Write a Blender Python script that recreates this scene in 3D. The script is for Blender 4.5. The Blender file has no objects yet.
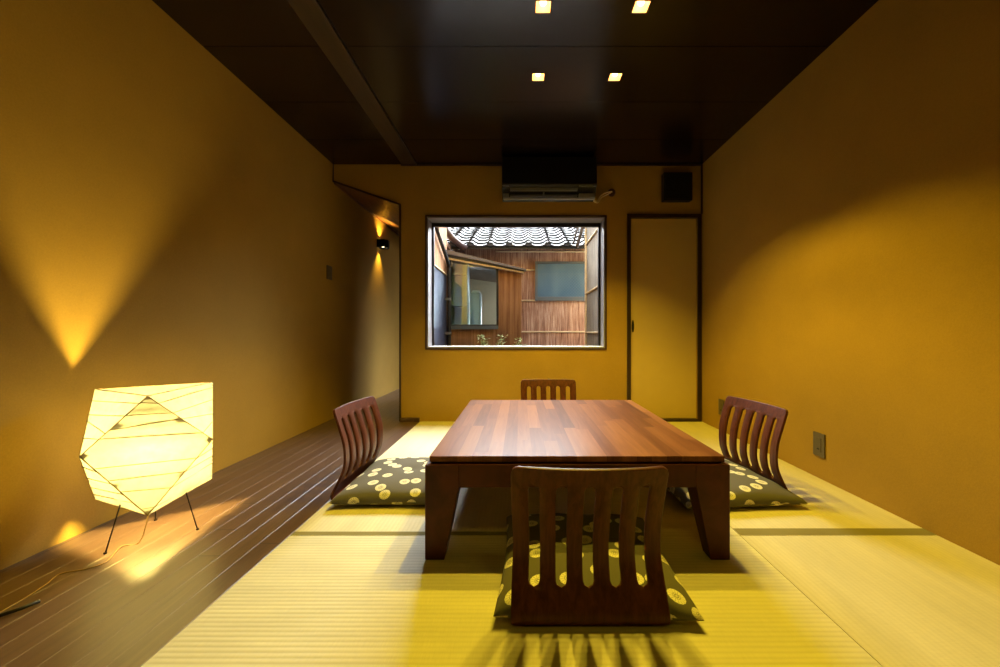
import bpy, bmesh, math, random
from mathutils import Vector, Matrix
random.seed(7)
S = bpy.context.scene
C = S.collection
F = 390.0; CAMH = 0.78; VX = 520.0; VY = 333.5
PI = math.pi

# ------------------------------------------------------------------ helpers
def floor_pt(px, py, z=0.0):
    Y = F * (CAMH - z) / (py - VY)
    return Vector(((px - VX) * Y / F, Y, z))

def box(bm, x0, x1, y0, y1, z0, z1, bevel=0.0):
    m = Matrix.Translation(((x0+x1)/2, (y0+y1)/2, (z0+z1)/2)) @ Matrix.Diagonal((abs(x1-x0), abs(y1-y0), abs(z1-z0), 1))
    r = bmesh.ops.create_cube(bm, size=1.0, matrix=m)
    if bevel > 0:
        es = list({e for v in r['verts'] for e in v.link_edges})
        bmesh.ops.bevel(bm, geom=es, offset=bevel, segments=2, profile=0.6, affect='EDGES')

def prism(bm, pts, axis, a, b):
    """extrude a polygon: axis 'y' takes (x,z) points, 'x' takes (y,z), 'z' takes (x,y)"""
    def mk(p, t):
        if axis == 'y': return (p[0], t, p[1])
        if axis == 'x': return (t, p[0], p[1])
        return (p[0], p[1], t)
    A = [bm.verts.new(mk(p, a)) for p in pts]
    B = [bm.verts.new(mk(p, b)) for p in pts]
    n = len(pts)
    bm.faces.new(A); bm.faces.new(B[::-1])
    for i in range(n):
        bm.faces.new((A[i], B[i], B[(i+1) % n], A[(i+1) % n]))

def tube(bm, pts, r, n=8, r2=None):
    pts = [Vector(p) for p in pts]
    rings = []
    k = len(pts)
    for i, p in enumerate(pts):
        t = (pts[min(i+1, k-1)] - pts[max(i-1, 0)]).normalized()
        up = Vector((0, 0, 1)) if abs(t.z) < 0.9 else Vector((1, 0, 0))
        a = t.cross(up).normalized(); b = t.cross(a).normalized()
        rr = r if r2 is None else r + (r2 - r) * i / max(1, k-1)
        rings.append([bm.verts.new(p + (a*math.cos(2*PI*j/n) + b*math.sin(2*PI*j/n))*rr) for j in range(n)])
    for i in range(k-1):
        for j in range(n):
            bm.faces.new((rings[i][j], rings[i][(j+1) % n], rings[i+1][(j+1) % n], rings[i+1][j]))
    bm.faces.new(rings[0][::-1]); bm.faces.new(rings[-1])

def smooth_path(pts, sub=6):
    pts = [Vector(p) for p in pts]; out = []
    for i in range(len(pts)-1):
        p0 = pts[max(i-1, 0)]; p1 = pts[i]; p2 = pts[i+1]; p3 = pts[min(i+2, len(pts)-1)]
        for s in range(sub):
            t = s/sub
            out.append(0.5*((2*p1) + (p2-p0)*t + (2*p0-5*p1+4*p2-p3)*t*t + (3*p1-p0-3*p2+p3)*t**3))
    out.append(pts[-1]); return out

def obj(name, bm, m, parent=None, smooth=False):
    bmesh.ops.recalc_face_normals(bm, faces=bm.faces)
    me = bpy.data.meshes.new(name); bm.to_mesh(me); bm.free()
    if smooth:
        for p in me.polygons: p.use_smooth = True
    o = bpy.data.objects.new(name, me); C.objects.link(o)
    if m: me.materials.append(m)
    if parent: o.parent = parent
    return o

def tag(o, label, cat, group=None, kind=None):
    o['label'] = label; o['category'] = cat
    if group: o['group'] = group
    if kind: o['kind'] = kind
    return o

def thing(name, label, cat, loc=(0, 0, 0), rz=0, group=None):
    o = bpy.data.objects.new(name, None); C.objects.link(o)
    o.location = loc; o.rotation_euler = (0, 0, rz); o.empty_display_size = 0.1
    return tag(o, label, cat, group)

def struct(name, bm, m, parent=None, smooth=False):
    o = obj(name, bm, m, parent, smooth)
    if not parent: o['kind'] = 'structure'
    return o

def dup(root, loc, rz, label):
    r = root.copy(); C.objects.link(r); r.location = loc; r.rotation_euler = (0, 0, rz); r['label'] = label
    for ch in list(root.children):
        c = ch.copy(); C.objects.link(c); c.parent = r
        for g in list(ch.children):
            d = g.copy(); C.objects.link(d); d.parent = c
    return r

# ------------------------------------------------------------------ materials
class NT:
    def __init__(s, name):
        s.m = bpy.data.materials.new(name); s.m.use_nodes = True
        s.t = s.m.node_tree; s.n = s.t.nodes; s.l = s.t.links
        s.b = s.n['Principled BSDF']; s.out = s.n['Material Output']
    def add(s, typ, ins=None, **kw):
        nd = s.n.new(typ)
        for k, v in kw.items(): setattr(nd, k, v)
        for k, v in (ins or {}).items():
            if hasattr(v, 'is_output'): s.l.new(v, nd.inputs[k])
            else: nd.inputs[k].default_value = v
        return nd
    def math(s, op, a, b=0.0, c=None):
        nd = s.add('ShaderNodeMath', {0: a, 1: b}, operation=op)
        if c is not None:
            if hasattr(c, 'is_output'): s.l.new(c, nd.inputs[2])
            else: nd.inputs[2].default_value = c
        return nd.outputs[0]
    def coord(s, scale=(1, 1, 1), which='Object', rot=(0, 0, 0)):
        tc = s.add('ShaderNodeTexCoord')
        mp = s.add('ShaderNodeMapping', {'Vector': tc.outputs[which], 'Scale': scale, 'Rotation': rot})
        return mp.outputs[0]
    def noise(s, vec, scale=5, detail=4, rough=0.55, dist=0.0):
        return s.add('ShaderNodeTexNoise', {'Vector': vec, 'Scale': scale, 'Detail': detail, 'Roughness': rough, 'Distortion': dist}).outputs['Fac']
    def ramp(s, fac, stops, interp='LINEAR'):
        nd = s.add('ShaderNodeValToRGB', {'Fac': fac}); cr = nd.color_ramp; cr.interpolation = interp
        while len(cr.elements) < len(stops): cr.elements.new(0.5)
        for e, (p, c) in zip(cr.elements, stops):
            e.position = p; e.color = (*c, 1) if len(c) == 3 else c
        return nd.outputs['Color']
    def mix(s, fac, a, b, blend='MIX'):
        nd = s.add('ShaderNodeMix', data_type='RGBA', blend_type=blend)
        for idx, v in ((0, fac), (6, a), (7, b)):
            if hasattr(v, 'is_output'): s.l.new(v, nd.inputs[idx])
            else: nd.inputs[idx].default_value = v if idx == 0 else ((*v, 1) if len(v) == 3 else v)
        return nd.outputs[2]
    def bump(s, h, strength=0.3, dist=0.002, normal=None):
        ins = {'Height': h, 'Strength': strength, 'Distance': dist}
        if normal is not None: ins['Normal'] = normal
        nd = s.add('ShaderNodeBump', ins)
        s.l.new(nd.outputs[0], s.b.inputs['Normal']); return nd.outputs[0]
    def base(s, c, rough=0.5, metal=0.0, spec=0.5, coat=0.0):
        if hasattr(c, 'is_output'): s.l.new(c, s.b.inputs['Base Color'])
        else: s.b.inputs['Base Color'].default_value = (*c, 1)
        if hasattr(rough, 'is_output'): s.l.new(rough, s.b.inputs['Roughness'])
        else: s.b.inputs['Roughness'].default_value = rough
        s.b.inputs['Metallic'].default_value = metal
        s.b.inputs['Specular IOR Level'].default_value = spec
        s.b.inputs['Coat Weight'].default_value = coat
        s.b.inputs['Coat Roughness'].default_value = 0.15

def plain(name, c, rough=0.5, metal=0.0, spec=0.5, var=0.12):
    t = NT(name)
    n = t.noise(t.coord(), 9, 5)
    t.base(t.mix(n, tuple(x*(1-var) for x in c), tuple(min(1, x*(1+var)) for x in c)), rough, metal, spec)
    return t.m

def wood(name, c1, c2, grain=(1, 12, 12), rough=0.4, spec=0.5, coat=0.0, scale=4, c3=None, bump=0.05):
    t = NT(name)
    v = t.coord(grain)
    n = t.noise(v, scale, 8, 0.62, 0.6)
    stops = [(0.3, c1), (0.62, c2)] if c3 is None else [(0.28, c1), (0.5, c2), (0.72, c3)]
    t.base(t.ramp(n, stops), rough, 0, spec, coat)
    t.bump(n, bump, 0.002)
    return t.m

def plaster(name, c):
    t = NT(name)
    v = t.coord()
    a = t.noise(v, 3, 5, 0.6); b = t.noise(v, 160, 4, 0.7)
    f = t.math('ADD', t.math('MULTIPLY', a, 0.5), t.math('MULTIPLY', b, 0.5))
    t.base(t.ramp(f, [(0.3, tuple(x*0.86 for x in c)), (0.7, tuple(x*1.1 for x in c))]), 0.9, 0, 0.15)
    t.bump(b, 0.35, 0.002)
    return t.m

M = {}
M['plaster'] = plaster('ochre_plaster', (0.34, 0.205, 0.040))
M['fusuma'] = plain('door_paper', (0.47, 0.335, 0.11), 0.8, 0, 0.2, 0.03)
M['dark_wood'] = wood('dark_stained_wood', (0.012, 0.006, 0.004), (0.03, 0.013, 0.009), (8, 8, 1), 0.4)
M['trim_brown'] = wood('brown_trim_wood', (0.03, 0.013, 0.01), (0.055, 0.022, 0.016), (8, 8, 1), 0.45)
M['sill'] = wood('sill_wood', (0.04, 0.018, 0.012), (0.09, 0.045, 0.03), (10, 1, 10), 0.4)
M['chair'] = wood('bent_plywood', (0.045, 0.010, 0.006), (0.10, 0.027, 0.015), (14, 14, 1), 0.42, 0.22, 0.0, 5)
M['chair_seat'] = wood('seat_plywood', (0.05, 0.02, 0.01), (0.1, 0.04, 0.02), (14, 1, 14), 0.45)
M['black'] = plain('black_plastic', (0.006, 0.006, 0.007), 0.45, 0, 0.3)
M['black_gloss'] = plain('black_gloss', (0.005, 0.005, 0.006), 0.35, 0, 0.25)
M['grey_plastic'] = plain('grey_plastic', (0.16, 0.17, 0.18), 0.35, 0, 0.5)
M['grey_dark'] = plain('charcoal_plastic', (0.03, 0.032, 0.035), 0.4)
M['alu'] = plain('aluminium', (0.2, 0.185, 0.195), 0.5, 0.0, 0.5, 0.05)
M['white_edge'] = plain('white_sill', (0.75, 0.72, 0.72), 0.5)
M['outlet'] = plain('brown_grey_plate', (0.085, 0.065, 0.045), 0.45)
M['wire'] = plain('black_wire', (0.03, 0.022, 0.015), 0.4, 0.6)
M['cord'] = plain('amber_cord', (0.3, 0.2, 0.08), 0.35)
M['rib'] = plain('bamboo_rib', (0.16, 0.10, 0.04), 0.6)
M['cable'] = plain('beige_cable', (0.7, 0.6, 0.45), 0.5)
M['heri'] = plain('olive_border_cloth', (0.2, 0.165, 0.05), 0.8, 0, 0.2)
M['bamboo'] = wood('bamboo', (0.55, 0.4, 0.22), (0.78, 0.62, 0.38), (2, 2, 2), 0.45)
M['blue_panel'] = plain('slate_blue_panel', (0.045, 0.055, 0.10), 0.5)
M['steel_dark'] = plain('dark_bronze_metal', (0.012, 0.011, 0.012), 0.4, 0.2)
M['grey_frame'] = plain('grey_aluminium_frame', (0.09, 0.105, 0.115), 0.45, 0.1)
M['roof_metal'] = plain('weathered_roof_board', (0.12, 0.105, 0.11), 0.5)
M['soil'] = plain('soil', (0.05, 0.035, 0.02), 0.95)
M['leaf'] = plain('pale_leaves', (0.4, 0.46, 0.2), 0.6, 0, 0.3, 0.5)  # leaf tone kept pale, also standing in for a patch reflected in the glass
M['stem'] = plain('plant_stem', (0.08, 0.06, 0.03), 0.8)
M['pale_tank'] = plain('pale_enamel', (0.55, 0.66, 0.7), 0.35, 0, 0.5, 0.05)
M['shelf_pale'] = plain('pale_green_board', (0.42, 0.48, 0.42), 0.6)

def emis(name, c, s):
    t = NT(name); t.base(c, 0.5)
    t.b.inputs['Emission Color'].default_value = (*c, 1); t.b.inputs['Emission Strength'].default_value = s
    return t.m
M['bulb'] = emis('warm_bulb', (1.0, 0.80, 0.42), 14)
M['reflector'] = emis('warm_reflector', (1.0, 0.62, 0.18), 1.6)
M['paper_bulb'] = emis('frosted_bulb', (1.0, 0.76, 0.19), 1950)

# ceiling: dark boards running left-right, grain along X
def mk_ceiling():
    t = NT('ceiling_boards')
    v = t.coord((0.9, 14, 1)); n = t.noise(v, 3, 8, 0.65, 0.8)
    v2 = t.coord((0.5, 2.2, 1)); n2 = t.noise(v2, 2.0, 3)
    c = t.ramp(n, [(0.3, (0.005, 0.0026, 0.002)), (0.7, (0.014, 0.007, 0.005))])
    t.base(t.mix(t.math('MULTIPLY', n2, 0.6), c, (0.004, 0.0018, 0.0016)), 0.24, 0, 0.42, 0.0)
    t.bump(n, 0.12, 0.002); return t.m
M['ceiling'] = mk_ceiling()
M['beam'] = wood('ceiling_strip_wood', (0.01, 0.005, 0.003), (0.026, 0.014, 0.009), (14, 1, 14), 0.4)
M['soffit'] = wood('stair_soffit_wood', (0.04, 0.014, 0.006), (0.13, 0.052, 0.02), (12, 1, 12), 0.4, c3=(0.24, 0.11, 0.045))

# plank floor: planks .0805 wide running along Y
def mk_planks():
    t = NT('corridor_planks')
    tc = t.add('ShaderNodeTexCoord'); sp = t.add('ShaderNodeSeparateXYZ', {0: tc.outputs['Object']})
    ix = t.math('FLOOR', t.math('DIVIDE', t.math('ADD', sp.outputs[0], 0.889), 0.0805))
    wn = t.add('ShaderNodeTexWhiteNoise', {'W': ix}, noise_dimensions='1D').outputs[0]
    # board ends every 1.8 m, staggered
    yy = t.math('ADD', t.math('DIVIDE', sp.outputs[1], 1.8), t.math('MULTIPLY', wn, 7.3))
    iy = t.math('FLOOR', yy); fy = t.math('FRACT', yy)
    cv = t.add('ShaderNodeCombineXYZ', {0: ix, 1: iy}).outputs[0]
    r2 = t.add('ShaderNodeTexWhiteNoise', {'Vector': cv}, noise_dimensions='2D').outputs[0]
    gv = t.add('ShaderNodeCombineXYZ', {0: t.math('MULTIPLY', sp.outputs[0], 26), 1: t.math('MULTIPLY', sp.outputs[1], 1.6), 2: t.math('MULTIPLY', r2, 31)}).outputs[0]
    n = t.noise(gv, 2.0, 8, 0.65, 0.7)
    c = t.ramp(n, [(0.3, (0.05, 0.028, 0.018)), (0.7, (0.145, 0.086, 0.058))])
    c = t.mix(t.math('MULTIPLY', r2, 0.5), c, (0.07, 0.032, 0.02))
    end = t.math('LESS_THAN', fy, 0.0022)
    c = t.mix(end, c, (0.01, 0.005, 0.004))
    t.base(c, t.math('MULTIPLY_ADD', n, 0.16, 0.29), 0, 0.75, 0.0)
    t.bump(n, 0.1, 0.002); return t.m
M['planks'] = mk_planks()

# tatami: woven rush, ribs along x or y
def mk_tatami(name, axis, c, rib=0.6):
    t = NT(name)
    tc = t.add('ShaderNodeTexCoord'); sp = t.add('ShaderNodeSeparateXYZ', {0: tc.outputs['Object']})
    y = sp.outputs[1 if axis == 'x' else 0]; x = sp.outputs[0 if axis == 'x' else 1]
    pitch = 0.0165
    ph = t.math('MULTIPLY', y, 2*PI/pitch)
    w = t.math('MULTIPLY_ADD', t.math('SINE', ph), 0.5, 0.5)
    w = t.math('POWER', w, 0.6)
    strands = t.noise(t.add('ShaderNodeCombineXYZ', {0: t.math('MULTIPLY', x, 420), 1: t.math('MULTIPLY', y, 25)}).outputs[0], 1.0, 3)
    big = t.noise(t.add('ShaderNodeCombineXYZ', {0: t.math('MULTIPLY', x, 2.5), 1: t.math('MULTIPLY', y, 14)}).outputs[0], 1.0, 4)
    f = t.math('ADD', t.math('MULTIPLY', strands, 0.35), t.math('MULTIPLY', big, 0.65))
    col = t.ramp(f, [(0.3, tuple(k*0.86 for k in c)), (0.7, tuple(min(1, k*1.1) for k in c))])
    col = t.mix(t.math('MULTIPLY', t.math('SUBTRACT', 1.0, w), 0.28*rib), col, tuple(k*0.45 for k in c))
    t.base(col, 0.55, 0, 0.35)
    t.bump(t.math('ADD', w, t.math('MULTIPLY', strands, 0.2)), 0.45*rib, 0.0022)
    return t.m
TC = (0.64, 0.58, 0.39)
M['tatami_x'] = mk_tatami('tatami_weave_across', 'x', TC, 0.65)
M['tatami_y'] = mk_tatami('tatami_weave_along', 'y', (0.60, 0.53, 0.32), 0.35)

# table top: staves along Y
def mk_staves():
    t = NT('table_staves')
    tc = t.add('ShaderNodeTexCoord'); sp = t.add('ShaderNodeSeparateXYZ', {0: tc.outputs['Object']})
    ix = t.math('FLOOR', t.math('DIVIDE', sp.outputs[0], 0.052))
    wn = t.add('ShaderNodeTexWhiteNoise', {'W': ix}, noise_dimensions='1D').outputs[0]
    iy = t.math('FLOOR', t.math('ADD', t.math('DIVIDE', sp.outputs[1], 0.55), t.math('MULTIPLY', wn, 9.1)))
    cv = t.add('ShaderNodeCombineXYZ', {0: ix, 1: iy}).outputs[0]
    r = t.add('ShaderNodeTexWhiteNoise', {'Vector': cv}, noise_dimensions='2D').outputs[0]
    gv = t.add('ShaderNodeCombineXYZ', {0: t.math('MULTIPLY', sp.outputs[0], 38), 1: t.math('MULTIPLY', sp.outputs[1], 2.2), 2: t.math('MULTIPLY', r, 17)}).outputs[0]
    n = t.noise(gv, 1.6, 4, 0.5, 0.8)
    f = t.math('ADD', t.math('MULTIPLY_ADD', r, 0.42, 0.09), t.math('MULTIPLY', n, 0.4))
    c = t.ramp(f, [(0.15, (0.055, 0.018, 0.009)), (0.45, (0.14, 0.052, 0.023)), (0.8, (0.27, 0.115, 0.05))])
    t.base(c, 0.30, 0, 0.07, 0.0)
    return t.m
M['staves'] = mk_staves()
M['table_wood'] = wood('table_frame_wood', (0.04, 0.008, 0.005), (0.09, 0.020, 0.011), (3, 3, 3), 0.4, 0.22, 0.0, 3)

# cushion fabric: pale chrysanthemum roundels on dark green-grey
def mk_fabric():
    t = NT('chrysanthemum_cotton')
    tc = t.add('ShaderNodeTexCoord')
    v = tc.outputs['UV']
    SC = 11.6
    vo = t.add('ShaderNodeTexVoronoi', {'Vector': v, 'Scale': SC, 'Randomness': 0.95}, voronoi_dimensions='2D', feature='F1')
    d = vo.outputs['Distance']
    pos = vo.outputs['Position']
    vs = t.add('ShaderNodeVectorMath', {0: v, 1: pos}, operation='SUBTRACT').outputs[0]
    sp = t.add('ShaderNodeSeparateXYZ', {0: vs})
    ang = t.math('ARCTAN2', sp.outputs[1], sp.outputs[0])
    pet = t.math('MULTIPLY_ADD', t.math('SINE', t.math('MULTIPLY', ang, 14)), 0.5, 0.5)
    R = 0.262
    disc = t.math('LESS_THAN', d, t.math('MULTIPLY_ADD', pet, 0.018, R))
    hub = t.math('LESS_THAN', d, 0.068); hub2 = t.math('LESS_THAN', d, 0.036)
    inner = t.math('MULTIPLY', t.math('GREATER_THAN', d, 0.09), t.math('LESS_THAN', d, 0.13))
    pal = t.math('MULTIPLY', t.math('GREATER_THAN', d, 0.14), t.math('GREATER_THAN', pet, 0.82))
    dark = t.math('MAXIMUM', t.math('MAXIMUM', t.math('SUBTRACT', hub, hub2), t.math('MULTIPLY', inner, t.math('GREATER_THAN', pet, 0.35))), t.math('MULTIPLY', pal, 0.45))
    f = t.math('MULTIPLY', disc, t.math('SUBTRACT', 1.0, t.math('MULTIPLY', dark, 0.85)))
    weave = t.noise(t.coord((500, 500, 500)), 1.0, 2)
    bg = t.mix(weave, (0.085, 0.076, 0.060), (0.13, 0.118, 0.095))
    t.base(t.mix(f, bg, (0.72, 0.67, 0.5)), 0.85, 0, 0.2)
    t.bump(weave, 0.2, 0.001); return t.m
M['fabric'] = mk_fabric()

# lamp paper: translucent washi
def mk_paper():
    t = NT('washi_paper')
    n = t.noise(t.coord((1, 1, 1)), 30, 5)
    col = t.ramp(n, [(0.3, (0.235, 0.23, 0.22)), (0.7, (0.285, 0.28, 0.27))])
    tr = t.add('ShaderNodeBsdfTranslucent', {'Color': col})
    df = t.add('ShaderNodeBsdfDiffuse', {'Color': col})
    mx = t.add('ShaderNodeMixShader', {'Fac': 0.42})
    t.l.new(tr.outputs[0], mx.inputs[1]); t.l.new(df.outputs[0], mx.inputs[2])
    t.l.new(mx.outputs[0], t.out.inputs['Surface']); return t.m
M['paper'] = mk_paper()

def mk_glass(name, tint=(1, 1, 1), refl=0.06, rough=0.0):
    t = NT(name)
    tr = t.add('ShaderNodeBsdfTransparent', {'Color': (*tint, 1)})
    gl = t.add('ShaderNodeBsdfGlossy', {'Color': (1, 1, 1, 1), 'Roughness': rough})
    mx = t.add('ShaderNodeMixShader', {'Fac': refl})
    t.l.new(tr.outputs[0], mx.inputs[1]); t.l.new(gl.outputs[0], mx.inputs[2])
    t.l.new(mx.outputs[0], t.out.inputs['Surface']); return t.m
M['glass'] = mk_glass('window_glass', (0.97, 0.98, 0.98), 0.03)
M['glass_far'] = mk_glass('wing_glass', (0.85, 0.93, 0.95), 0.10)

def mk_frosted():
    t = NT('wired_frosted_glass')
    v = t.coord((1, 1, 1), rot=(0, PI/4, 0)); sp = t.add('ShaderNodeSeparateXYZ', {0: v})
    a = t.math('GREATER_THAN', t.math('FRACT', t.math('DIVIDE', sp.outputs[0], 0.03)), 0.85)
    b = t.math('GREATER_THAN', t.math('FRACT', t.math('DIVIDE', sp.outputs[2], 0.03)), 0.85)
    w = t.math('MAXIMUM', a, b)
    n = t.noise(t.coord((1, 1, 0.4)), 3.0, 2)
    c = t.ramp(n, [(0.35, (0.055, 0.115, 0.19)), (0.65, (0.13, 0.21, 0.26))])
    t.base(t.mix(t.math('MULTIPLY', w, 0.35), c, (0.2, 0.29, 0.31)), 0.3, 0, 0.12)
    return t.m
M['frosted'] = mk_frosted()

# exterior bark / brushwood cladding
def mk_bark(name, c1, c2, c3, sx=60, sz=2.0):
    t = NT(name)
    n = t.noise(t.coord((sx, sx, sz)), 1.0, 6, 0.7, 0.5)
    n2 = t.noise(t.coord((3, 3, 1.5)), 1.5, 3)
    f = t.math('ADD', t.math('MULTIPLY', n, 0.75), t.math('MULTIPLY', n2, 0.25))
    t.base(t.ramp(f, [(0.36, c1), (0.5, c2), (0.64, c3)]), 0.9, 0, 0.2)
    t.bump(n, 0.5, 0.006); return t.m
M['bark'] = mk_bark('bark_cladding', (0.13, 0.055, 0.035), (0.40, 0.215, 0.14), (0.68, 0.47, 0.33), 45)
M['bark_smooth'] = mk_bark('cedar_board_cladding', (0.16, 0.068, 0.03), (0.28, 0.14, 0.066), (0.37, 0.20, 0.105), 25, 0.7)
M['bark_pale'] = mk_bark('pale_reed_cladding', (0.13, 0.11, 0.085), (0.27, 0.235, 0.19), (0.38, 0.34, 0.29), 50)

def mk_tile():
    t = NT('silver_clay_tile')
    n = t.noise(t.coord(), 20, 5)
    t.base(t.ramp(n, [(0.3, (0.012, 0.012, 0.014)), (0.7, (0.035, 0.035, 0.04))]), 0.55, 0.0, 0.3); return t.m
M['tile'] = mk_tile()
M['tile_dark'] = plain('dark_tile_edge', (0.03, 0.03, 0.034), 0.5)

# ------------------------------------------------------------------ room shell
RX = 1.615; BY = 3.46; CZ = 2.28; FY = -2.4
def lx(z): return -1.712 + 0.055 * z / CZ     # the old left wall leans slightly
TX = -0.889                                  # edge between planks and mats

# floor: grooved planks + sub-floor under the mats
bm = bmesh.new()
n_pl = 12
x = TX
prof = []
for i in range(n_pl):
    x1 = TX - i*0.0805; x0 = x1 - 0.0805; g = 0.0016; dz = 0.0010
    prof += [(x1, -dz), (x1-g, 0.0), (x0+g, 0.0), (x0, -dz)]
prof += [(x0, -0.1), (TX, -0.1)]
cl = [prof[0]]
for p in prof[1:]:
    if (abs(p[0]-cl[-1][0]) + abs(p[1]-cl[-1][1])) > 1e-6: cl.append(p)
prism(bm, cl, 'y', FY, 7.2)
box(bm, TX, RX+0.15, FY, BY+0.2, -0.1, -0.016)
struct('floor', bm, M['planks'])

# walls
bm = bmesh.new()
prism(bm, [(lx(-0.1), -0.1), (lx(2.6), 2.6), (-1.95, 2.6), (-1.95, -0.1)], 'y', FY, 7.2)
struct('wall_left', bm, M['plaster'])
bm = bmesh.new(); box(bm, RX, RX+0.15, FY-0.15, BY+0.2, -0.1, CZ+0.1)
struct('wall_right', bm, M['plaster'])
bm = bmesh.new(); box(bm, -1.95, RX, FY-0.15, FY, -0.1, CZ+0.1)
struct('wall_front', bm, M['plaster'])

WX0, WX1, WZ0, WZ1 = -0.828, 0.757, 0.648, 1.817      # window opening in back wall
DX0, DX1, DZ1 = 0.982, 1.57, 1.806                     # door panel opening
OX = -1.056                                            # right side of corridor opening
bm = bmesh.new()
prism(bm, [(-1.68, CZ+0.1), (-1.68, 2.14), (OX, 1.925), (OX, CZ+0.1)], 'y', BY, BY+0.2)
box(bm, OX, WX0, BY, BY+0.2, -0.1, CZ+0.1)
box(bm, WX0, WX1, BY, BY+0.2, -0.1, WZ0)
box(bm, WX0, WX1, BY, BY+0.2, WZ1, CZ+0.1)
box(bm, WX1, DX0, BY, BY+0.2, -0.1, CZ+0.1)
box(bm, DX0, DX1, BY, BY+0.2, DZ1, CZ+0.1)
box(bm, DX0, DX1, BY+0.06, BY+0.2, -0.1, DZ1)
box(bm, DX1, RX, BY, BY+0.2, -0.1, CZ+0.1)
struct('wall_back', bm, M['plaster'])

# ceiling with four square cut-outs
lights_xy = [(0.108, 1.79), (0.556, 1.79), (0.105, 2.28), (0.556, 2.28)]
HS = 0.033
xs = sorted({-1.75, RX+0.1, 0.1065-HS, 0.1065+HS, 0.556-HS, 0.556+HS})
ys = sorted({FY-0.1, 1.79-HS, 1.79+HS, 2.28-HS, 2.28+HS, BY+0.1})
seams = [2.037 + 0.49*k for k in range(-9, 3)]
bm = bmesh.new()
holes = [(0.1065, 1.79), (0.556, 1.79), (0.1065, 2.28), (0.556, 2.28)]
ys2 = sorted(set(ys) | set([s-0.0025 for s in seams]) | set([s+0.0025 for s in seams]))
ys2 = [y for y in ys2 if FY-0.1 <= y <= BY+0.1]
for j in range(len(ys2)-1):
    y0, y1 = ys2[j], ys2[j+1]; yc = (y0+y1)/2
    groove = any(abs(yc-s) < 0.0026 for s in seams)
    z0 = CZ + (0.006 if groove else 0.0)
    for i in range(len(xs)-1):
        x0, x1 = xs[i], xs[i+1]; xc = (x0+x1)/2
        if any(abs(xc-h[0]) < HS and abs(yc-h[1]) < HS for h in holes): continue
        box(bm, x0, x1, y0, y1, z0, CZ+0.02)
box(bm, -1.95, RX+0.15, FY-0.15, BY+0.2, CZ+0.1, CZ+0.14)
struct('ceiling', bm, M['ceiling'])
bm = bmesh.new(); box(bm, -1.045, -0.915, FY, BY, CZ-0.006, CZ-0.0005, 0.002)
box(bm, -0.927, -0.912, FY, BY, CZ-0.014, CZ-0.0005, 0.003)
struct('trim_1', bm, M['beam'])                        # ceiling batten running to the back wall
bm = bmesh.new(); box(bm, OX, RX, BY-0.012, BY, CZ-0.014, CZ-0.0005)
struct('trim_2', bm, M['dark_wood'])
bm = bmesh.new(); box(bm, OX-0.014, OX+0.002, BY-0.006, BY+0.2, 0.0, 1.925)
box(bm, -1.662, -1.650, BY-0.008, BY+0.01, 2.135, CZ)
prism(bm, [(-1.662, 2.125), (-1.662, 2.142), (OX, 1.930), (OX, 1.913)], 'y', BY-0.006, BY+0.012)
struct('trim_3', bm, M['dark_wood'])                   # post and sloping edge of the corridor opening
bm = bmesh.new(); box(bm, RX-0.012, RX, BY-0.012, BY, 1.84, CZ)
struct('trim_4', bm, M['dark_wood'])
bm = bmesh.new(); box(bm, OX, TX, BY-0.03, BY, 0.0, 0.035, 0.003)
struct('baseboard_back', bm, M['sill'])

# stair soffit over the corridor
bm = bmesh.new()
prism(bm, [(-1.70, 2.147), (OX+0.15, 1.870), (OX+0.15, 1.92), (-1.70, 2.2)], 'y', BY+0.2, 6.2)
prism(bm, [(-1.66, 2.133), (OX-0.012, 1.919), (OX-0.012, 1.93), (-1.66, 2.145)], 'y', BY+0.002, BY+0.21)
struct('ceiling_corridor', bm, M['soffit'])
bm = bmesh.new(); box(bm, -1.668, -1.652, BY+0.02, 6.2, 2.112, 2.140, 0.003)
struct('trim_5', bm, M['soffit'])
# corridor end and outer side
bm = bmesh.new(); box(bm, -1.95, 0.1, 7.0, 7.15, -0.1, 2.6)
struct('wall_corridor_end', bm, M['plaster'])
bm = bmesh.new()
box(bm, OX, -0.93, BY+0.2, 4.93, -0.1, 2.45)
struct('wall_corridor_right', bm, M['plaster'])

# ------------------------------------------------------------------ tatami mats
def mat(label, x0, x1, y0, y1, m):
    bm = bmesh.new(); box(bm, x0+0.0012, x1-0.0012, y0+0.001, y1-0.001, -0.0155, 0.0, 0.0012)
    o = obj('tatami_mat', bm, m)
    return tag(o, label, 'tatami mat', 'tatami mats covering the floor')
mA = mat('pale yellow tatami mat in the foreground under the nearest floor chair, ribs running across', TX, 0.85, 0.64, 1.507, M['tatami_x'])
mat('tatami mat with smooth weave in the right foreground corner beside the right wall', 0.85, RX, -0.3, 1.507, M['tatami_y'])
mC = mat('tatami mat between plank floor and low table, running back to the window wall', TX, -0.02, 1.507, BY, M['tatami_y'])
mE = mat('tatami mat along the right wall, from the sliding door to the dark border strip', 0.85, RX, 1.507, BY, M['tatami_y'])
mat('tatami mat mostly hidden beneath the low table and the far floor chair', -0.02, 0.85, 1.507, BY, M['tatami_x'])
bm = bmesh.new(); box(bm, TX, RX, FY, 0.64, -0.0155, -0.001)
bm.free()
bm = bmesh.new(); box(bm, TX+0.0012, 0.8488, -1.1, 0.639, -0.0155, 0.0)
tag(obj('tatami_mat', bm, M['tatami_x']), 'tatami mat at the very bottom edge, nearest to the viewer', 'tatami mat', 'tatami mats covering the floor')
bm = bmesh.new(); box(bm, 0.852, RX-0.001, 1.509, 1.56, 0.0, 0.0006)  # narrow dark olive strip along the near edge of the mat
o = obj('border', bm, M['heri'], mE); o['label'] = 'dark olive cloth border'
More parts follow.
